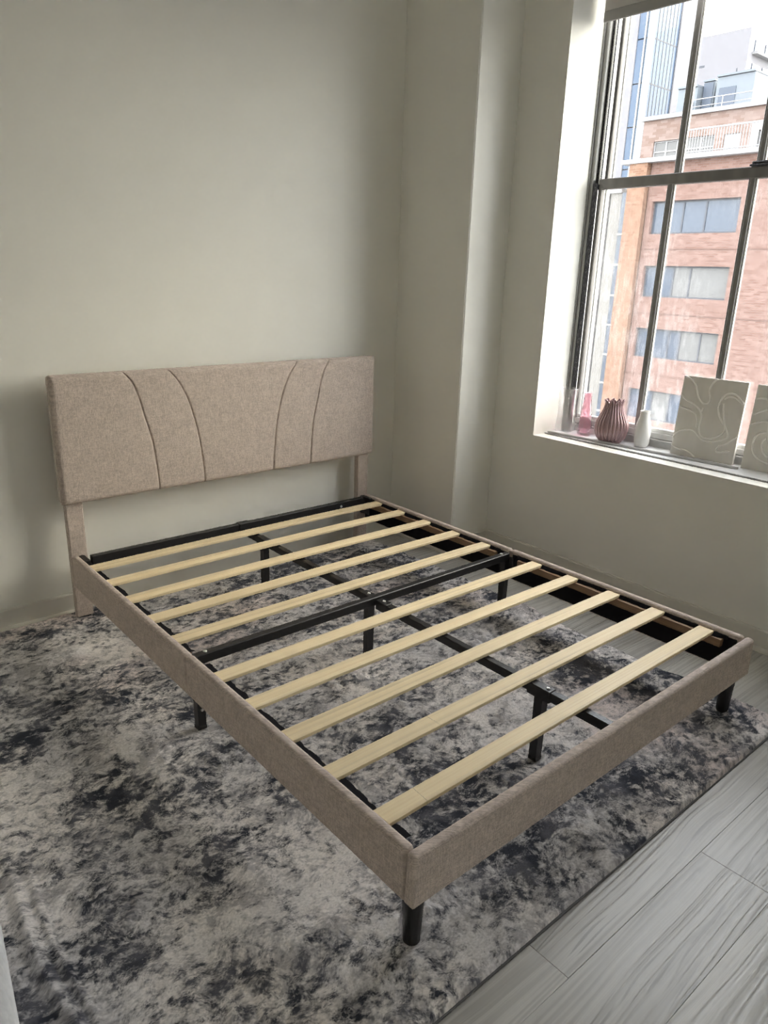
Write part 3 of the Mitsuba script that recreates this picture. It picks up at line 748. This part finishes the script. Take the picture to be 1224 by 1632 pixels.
# ------------------------------------------------------------------ outside
def bricks(p, n, uv):
    s = dr.select(dr.abs(n.x) > 0.5, p.y, p.x)
    row = dr.floor(p.z / 0.10)
    u = s / 0.30 + 0.5 * row
    c = cell_rand(dr.floor(u), row, dr.select(dr.abs(n.x) > 0.5, 1.0, 2.0))
    fr, fz = u - dr.floor(u), p.z / 0.10 - row
    mortar = dr.select((fr < 0.05) | (fz < 0.16), 1.0, 0.0)
    col = mix((0.140, 0.082, 0.064), (0.195, 0.126, 0.104), c)
    return mix(col, (0.17, 0.13, 0.12), mortar * 0.8)


def bricks_light(p, n, uv):
    row = dr.floor(p.z / 0.14)
    u = dr.select(dr.abs(n.x) > 0.5, p.y, p.x) / 0.42 + 0.5 * row
    c = cell_rand(dr.floor(u), row, 3.0)
    return mix((0.155, 0.108, 0.088), (0.210, 0.165, 0.146), c)


M_BRICK = mat('mat_brick', mikit.proc(bricks), 0.9, specular=0.1)
M_BRICK_PIER = mat('mat_orange_brick', mikit.proc(lambda p, n, uv: bricks(p, n, uv) * mi.Color3f(1.12, 1.05, 0.86)), 0.9, specular=0.1)
M_BRICK2 = mat('mat_pale_brick', mikit.proc(bricks_light), 0.9, specular=0.1)
M_COPE = mat('mat_coping', (0.216, 0.216, 0.216), 0.7)
M_WGLASS = mat('mat_far_glass', (0.054, 0.070, 0.095), 0.15, specular=0.35)
M_WGLASS2 = mat('mat_far_glass_blind', (0.120, 0.120, 0.116), 0.35, specular=0.3)
M_TGLASS = mat('mat_tower_glass', (0.061, 0.090, 0.137), 0.35, specular=0.2)
M_MULL = mat('mat_far_mullion', (0.05, 0.055, 0.065), 0.6)
M_PALE = mat('mat_pale_concrete', (0.161, 0.158, 0.166), 0.85)
M_CREAM = mat('mat_cream_concrete', (0.151, 0.144, 0.130), 0.85)
M_DUCT = mat('mat_roof_unit', (0.129, 0.149, 0.166), 0.6)
M_DUCT_DARK = mat('mat_roof_louvre', (0.062, 0.078, 0.103), 0.6)
M_ROAD = mat('mat_street', (0.20, 0.20, 0.20), 0.9)
GZ = -26.0
add('street', box(-40, 160, -140, 160, GZ - 0.5, GZ), M_ROAD, label='street far below the window', kind='structure')

# red brick office building across the street
XA = 34.14
XE_ = 41.14


def wall_with_holes(x, y0, y1, z0, z1, holes, t=0.35):
    """A wall facing -x at x, with openings (ya, yb, za, zb)."""
    cs = m3.CrossSection([[(y0, z0), (y1, z0), (y1, z1), (y0, z1)]])
    for ya, yb, za, zb in holes:
        cs = cs - m3.CrossSection([[(ya, za), (yb, za), (yb, zb), (ya, zb)]])
    mm = m3.Manifold.extrude(cs, t).to_mesh()
    v = mm.vert_properties[:, :3]
    return trimesh.Trimesh(np.c_[x + t - v[:, 2], v[:, 0], v[:, 1]], mm.tri_verts[:, ::-1] if False else mm.tri_verts, process=False)


tag('brick_building', 'red brick office building with strip windows across the street', 'building')
rows_z = [(3.59, 5.08), (0.63, 2.11), (-2.35, -0.90), (-5.50, -3.98), (-8.5, -7.0), (-11.6, -10.1)]
bays = [(15.85, 20.20), (8.9, 13.25), (1.95, 6.30), (-5.0, -0.65)]
holes = [(a, b, z0, z1) for a, b in bays for z0, z1 in rows_z]
bw = wall_with_holes(XA, -12.0, 20.50, GZ, 6.88, holes)
bw.fix_normals()
add('brick_building__wall', cat(bw, box(XA + 0.34, XE_ - 0.3, -12, 20.50, GZ, 5.9)), M_BRICK)
add('brick_building__pier', box(XA - 0.30, XA + 1.0, 20.55, 21.52, GZ, 6.88), M_BRICK_PIER)
add('brick_building__coping', box(XA - 0.38, XA + 0.5, -12.0, 21.97, 6.82, 7.02), M_COPE)
add('brick_building__ledge', cat(*[box(XA - 0.03, XA + 0.02, -12, 20.5, z, z + 0.05) for z in (2.87, -0.17, -3.2, -6.3)]), mat('mat_brick_joint', (0.12, 0.07, 0.055), 0.9))
add('brick_building__bay_wall', box(XA + 0.25, XA + 1.4, 21.50, 22.10, GZ, 5.6), M_WGLASS, label='narrow strip of blue glass')
add('brick_building__bay_band', cat(*[box(XA + 0.18, XA + 0.26, 21.52, 22.10, z - 0.05, z + 0.05) for z in (3.62, 2.14, 0.61, -0.90, -2.45, -3.96, -5.5)]), M_COPE)
splits = {0: [.19, .36, .62], 1: [.35, .55], 2: [.40, .54, .78], 3: [.3, .52, .76]}
for bi, (a, b) in enumerate(bays):
    for ri, (z0, z1) in enumerate(rows_z):
        if bi > 1 and ri > 3:
            continue
        k = add('brick_building__window', cat(box(XA + 0.20, XA + 0.30, a, b, z0, z0 + 0.07), box(XA + 0.20, XA + 0.30, a, b, z1 - 0.07, z1), box(XA + 0.2, XA + 0.3, a, a + 0.06, z0, z1), box(XA + 0.2, XA + 0.3, b - 0.06, b, z0, z1)), M_MULL)
        fr = [0] + splits[ri % 4] + [1]
        ys = [b - (b - a) * f for f in fr]
        for j in range(len(ys) - 1):
            blind = (ri + j + bi) % 3 if ri else j
            mm_ = M_WGLASS2 if (ri in (1, 2) and j >= len(ys) - 3) or (ri > 2 and blind == 1) else M_WGLASS
            add(k + '__pane', box(XA + 0.24, XA + 0.26, ys[j + 1] + 0.03, ys[j] - 0.03, z0 + 0.05, z1 - 0.05), mm_)
        add(k + '__mullion', cat(*[box(XA + 0.20, XA + 0.29, y - 0.035, y + 0.035, z0, z1) for y in ys[1:-1]]), M_MULL)
# its balcony railing
rl = [box(XA - 0.02, XA + 0.03, -6, 19.2, 8.05, 8.12), box(XA - 0.02, XA + 0.03, -6, 19.2, 7.12, 7.17)]
tag('roof_railing', 'white baluster railing along the top of the red brick building', 'railing')
add('roof_railing__top_rail', rl[0], M_COPE)
add('roof_railing__bottom_rail', rl[1], M_COPE)
for y in np.arange(10.5, 19.2, 0.13):
    add('roof_railing__baluster', box(XA - 0.01, XA + 0.015, y, y + 0.03, 7.0, 8.08), M_COPE)

# brick penthouse set back behind it
XE = 41.14
tag('brick_penthouse', 'pale brick penthouse storey with white doors set back on the roof', 'building')
ph = wall_with_holes(XE, -6.0, 25.62, 5.0, 10.20, [(21.2, 24.85, 7.0, 9.02), (19.75, 20.68, 6.2, 8.98), (17.2, 19.28, 6.2, 9.4), (11.0, 14.5, 7.0, 9.02), (6.0, 9.0, 7.0, 9.02)])
ph.fix_normals()
add('brick_penthouse__wall', cat(ph, box(XE + 0.34, XE + 10, -6.0, 25.62, GZ, 10.36)), M_BRICK2)
add('brick_penthouse__coping', box(XE - 0.15, XE + 0.5, -6.0, 25.75, 10.14, 10.36), M_COPE)
for a, b in ((21.2, 24.85), (11.0, 14.5), (6.0, 9.0)):
    k = add('brick_penthouse__window', cat(box(XE + 0.1, XE + 0.2, a, b, 8.94, 9.02), box(XE + 0.1, XE + 0.2, a, b, 8.42, 8.50), box(XE + 0.1, XE + 0.2, a, a + .08, 7, 9), box(XE + 0.1, XE + 0.2, b - .08, b, 7, 9),
                                           *[box(XE + 0.1, XE + 0.2, a + (b - a) * f - .05, a + (b - a) * f + .05, 7, 9) for f in (.22, .6, .79)]), M_COPE)
    for f0, f1 in ((0, .22), (.22, .6), (.6, .79), (.79, 1)):
        add(k + '__pane', box(XE + 0.14, XE + 0.16, a + (b - a) * f0 + .02, a + (b - a) * f1 - .02, 7, 9), M_WGLASS2)
add('brick_penthouse__door', box(XE + 0.05, XE + 0.2, 19.75, 20.68, 6.2, 8.98), M_COPE, label='white terrace door')
d2 = add('brick_penthouse__door', cat(box(XE + 0.0, XE + 0.2, 18.9, 19.28, 6.2, 9.4), box(XE + 0.0, XE + 0.2, 17.2, 19.28, 9.0, 9.4), box(XE + 0.0, XE + 0.2, 17.2, 17.5, 6.2, 9.4)), M_COPE, label='wide white glazed door')
add(d2 + '__pane', box(XE + 0.12, XE + 0.14, 17.5, 18.9, 6.2, 9.0), M_WGLASS2)
tag('parapet_railing', 'thin white pipe railing on the penthouse roof', 'railing')
add('parapet_railing__rail', cat(box(XE + 0.6, XE + 0.64, 5, 23.2, 11.0, 11.05), box(XE + 0.6, XE + 0.64, 5, 23.2, 10.65, 10.69)), M_COPE)
for y in np.arange(7.0, 23.3, 1.8):
    add('parapet_railing__post', box(XE + 0.6, XE + 0.64, y, y + 0.04, 10.37, 11.05), M_COPE)


def unit(x, y0, y1, z1, louvre, label, d=2.2):
    k = numbered('rooftop_unit')
    tag(k, label, 'rooftop unit', 'machines on the penthouse roof')
    add(k + '__casing', box(x, x + d, y0, y1, 10.37, z1, 0.03), M_DUCT)
    a, b, za, zb = louvre
    add(k + '__louvre', box(x - 0.05, x + 0.02, y0 + (y1 - y0) * a, y0 + (y1 - y0) * b, 10.37 + (z1 - 10.37) * za, 10.37 + (z1 - 10.37) * zb), M_DUCT_DARK)
    add(k + '__hood', box(x - 0.1, x + d + 0.1, y0 - 0.0, y1 + 0.0, z1, z1 + 0.10), M_DUCT)
    return k


unit(45.0, 24.75, 26.0, 12.45, (.1, .6, .3, .6), 'low pale blue rooftop unit leftmost on the penthouse roof')
k = unit(45.6, 24.02, 24.72, 12.75, (.1, .95, .35, .97), 'narrow dark louvred rooftop unit between the two pale ones')
unit(45.0, 21.4, 23.6, 12.75, (.45, .9, .1, .75), 'large pale blue rooftop unit with a dark louvre, nearest the white tower', 4.0)

# pale building at the left
tag('cream_building', 'cream concrete building seen at the left through the lower panes', 'building')
add('cream_building__wall', box(34.9, 40.8, 22.12, 34, GZ, 5.6), M_CREAM)
add('cream_building__pilaster', box(34.4, 35.0, 22.12, 22.75, GZ, 5.6), M_CREAM)
add('cream_building__pilaster', box(34.6, 35.0, 23.1, 23.5, GZ, 5.6), M_PALE)
add('cream_building__roof_edge', box(34.3, 40.8, 22.12, 34, 5.6, 5.8), M_COPE)

# glass tower
XC_, YC_ = 99.14, 62.65
tag('glass_tower', 'tall blue glass tower with a white corner column', 'building')
add('glass_tower__core', box(XC_ + 0.6, XC_ + 14, YC_ + 0.5, YC_ + 18, GZ, 64), M_PALE)
add('glass_tower__side_wall', box(XC_ + 0.05, XC_ + 0.6, YC_ + 2.3, YC_ + 18, GZ, 64), M_PALE)
add('glass_tower__corner_column', cat(box(XC_, XC_ + 0.7, YC_, YC_ + 0.7, GZ, 64), box(XC_ + 0.05, XC_ + 0.4, YC_ + 1.0, YC_ + 1.25, GZ, 64)), M_COPE)
add('glass_tower__end_wall', box(XC_ + 6.9, XC_ + 14, YC_ + 0.02, YC_ + 0.5, GZ, 64), M_PALE)
nb, fl = 7, 5.4
for j in range(-3, 8):
    for i in range(nb):
        xa_ = XC_ + 0.7 + i * 6.2 / nb
        add('glass_tower__pane', box(xa_ + 0.06, xa_ + 6.2 / nb - 0.06, YC_ + 0.22, YC_ + 0.5, 27.1 + j * fl + 0.08, 27.1 + (j + 1) * fl - 0.08), M_TGLASS)
    add('glass_tower__side_pane', box(XC_ + 0.2, XC_ + 0.6, YC_ + 0.7, YC_ + 2.3, 27.1 + j * fl + 0.08, 27.1 + (j + 1) * fl - 0.08), M_TGLASS)
for i in range(nb + 1):
    xa_ = XC_ + 0.7 + i * 6.2 / nb
    add('glass_tower__mullion', box(xa_ - 0.06, xa_ + 0.06, YC_ + 0.18, YC_ + 0.4, 5, 64), M_MULL)
for j in range(-3, 8):
    add('glass_tower__floor_band', box(XC_ + 0.7, XC_ + 6.9, YC_ + 0.19, YC_ + 0.4, 27.1 + j * fl - 0.08, 27.1 + j * fl + 0.08), M_MULL)

# pale tower at the right
XD, YD = 89.14, 43.79
tag('white_tower', 'blank white concrete tower rising behind the rooftop units', 'building')
add('white_tower__wall', box(XD, XD + 18, YD + 0.3, YD + 6.6, GZ, 28.05), M_PALE)
add('white_tower__slot', cat(*[box(XD - 0.03, XD + 0.05, YD + 5.2, YD + 5.8, z, z + 0.22) for z in (18.3, 20.5, 22.7, 24.9)]), M_MULL)
add('white_tower__slot', box(XD - 0.03, XD + 0.05, YD + 1.2, YD + 1.32, 23.1, 24.2), M_MULL)
for j in range(12):
    z = 27.0 - j * 2.25
    for i in range(6):
        add('white_tower__window', box(XD + 1.3 + i * 2.6, XD + 3.2 + i * 2.6, YD + 0.22, YD + 0.4, z - 1.1, z), M_WGLASS)
    add('white_tower__balcony', box(XD + 1.0, XD + 17, YD - 0.3, YD + 0.35, z - 1.40, z - 1.15), M_COPE)
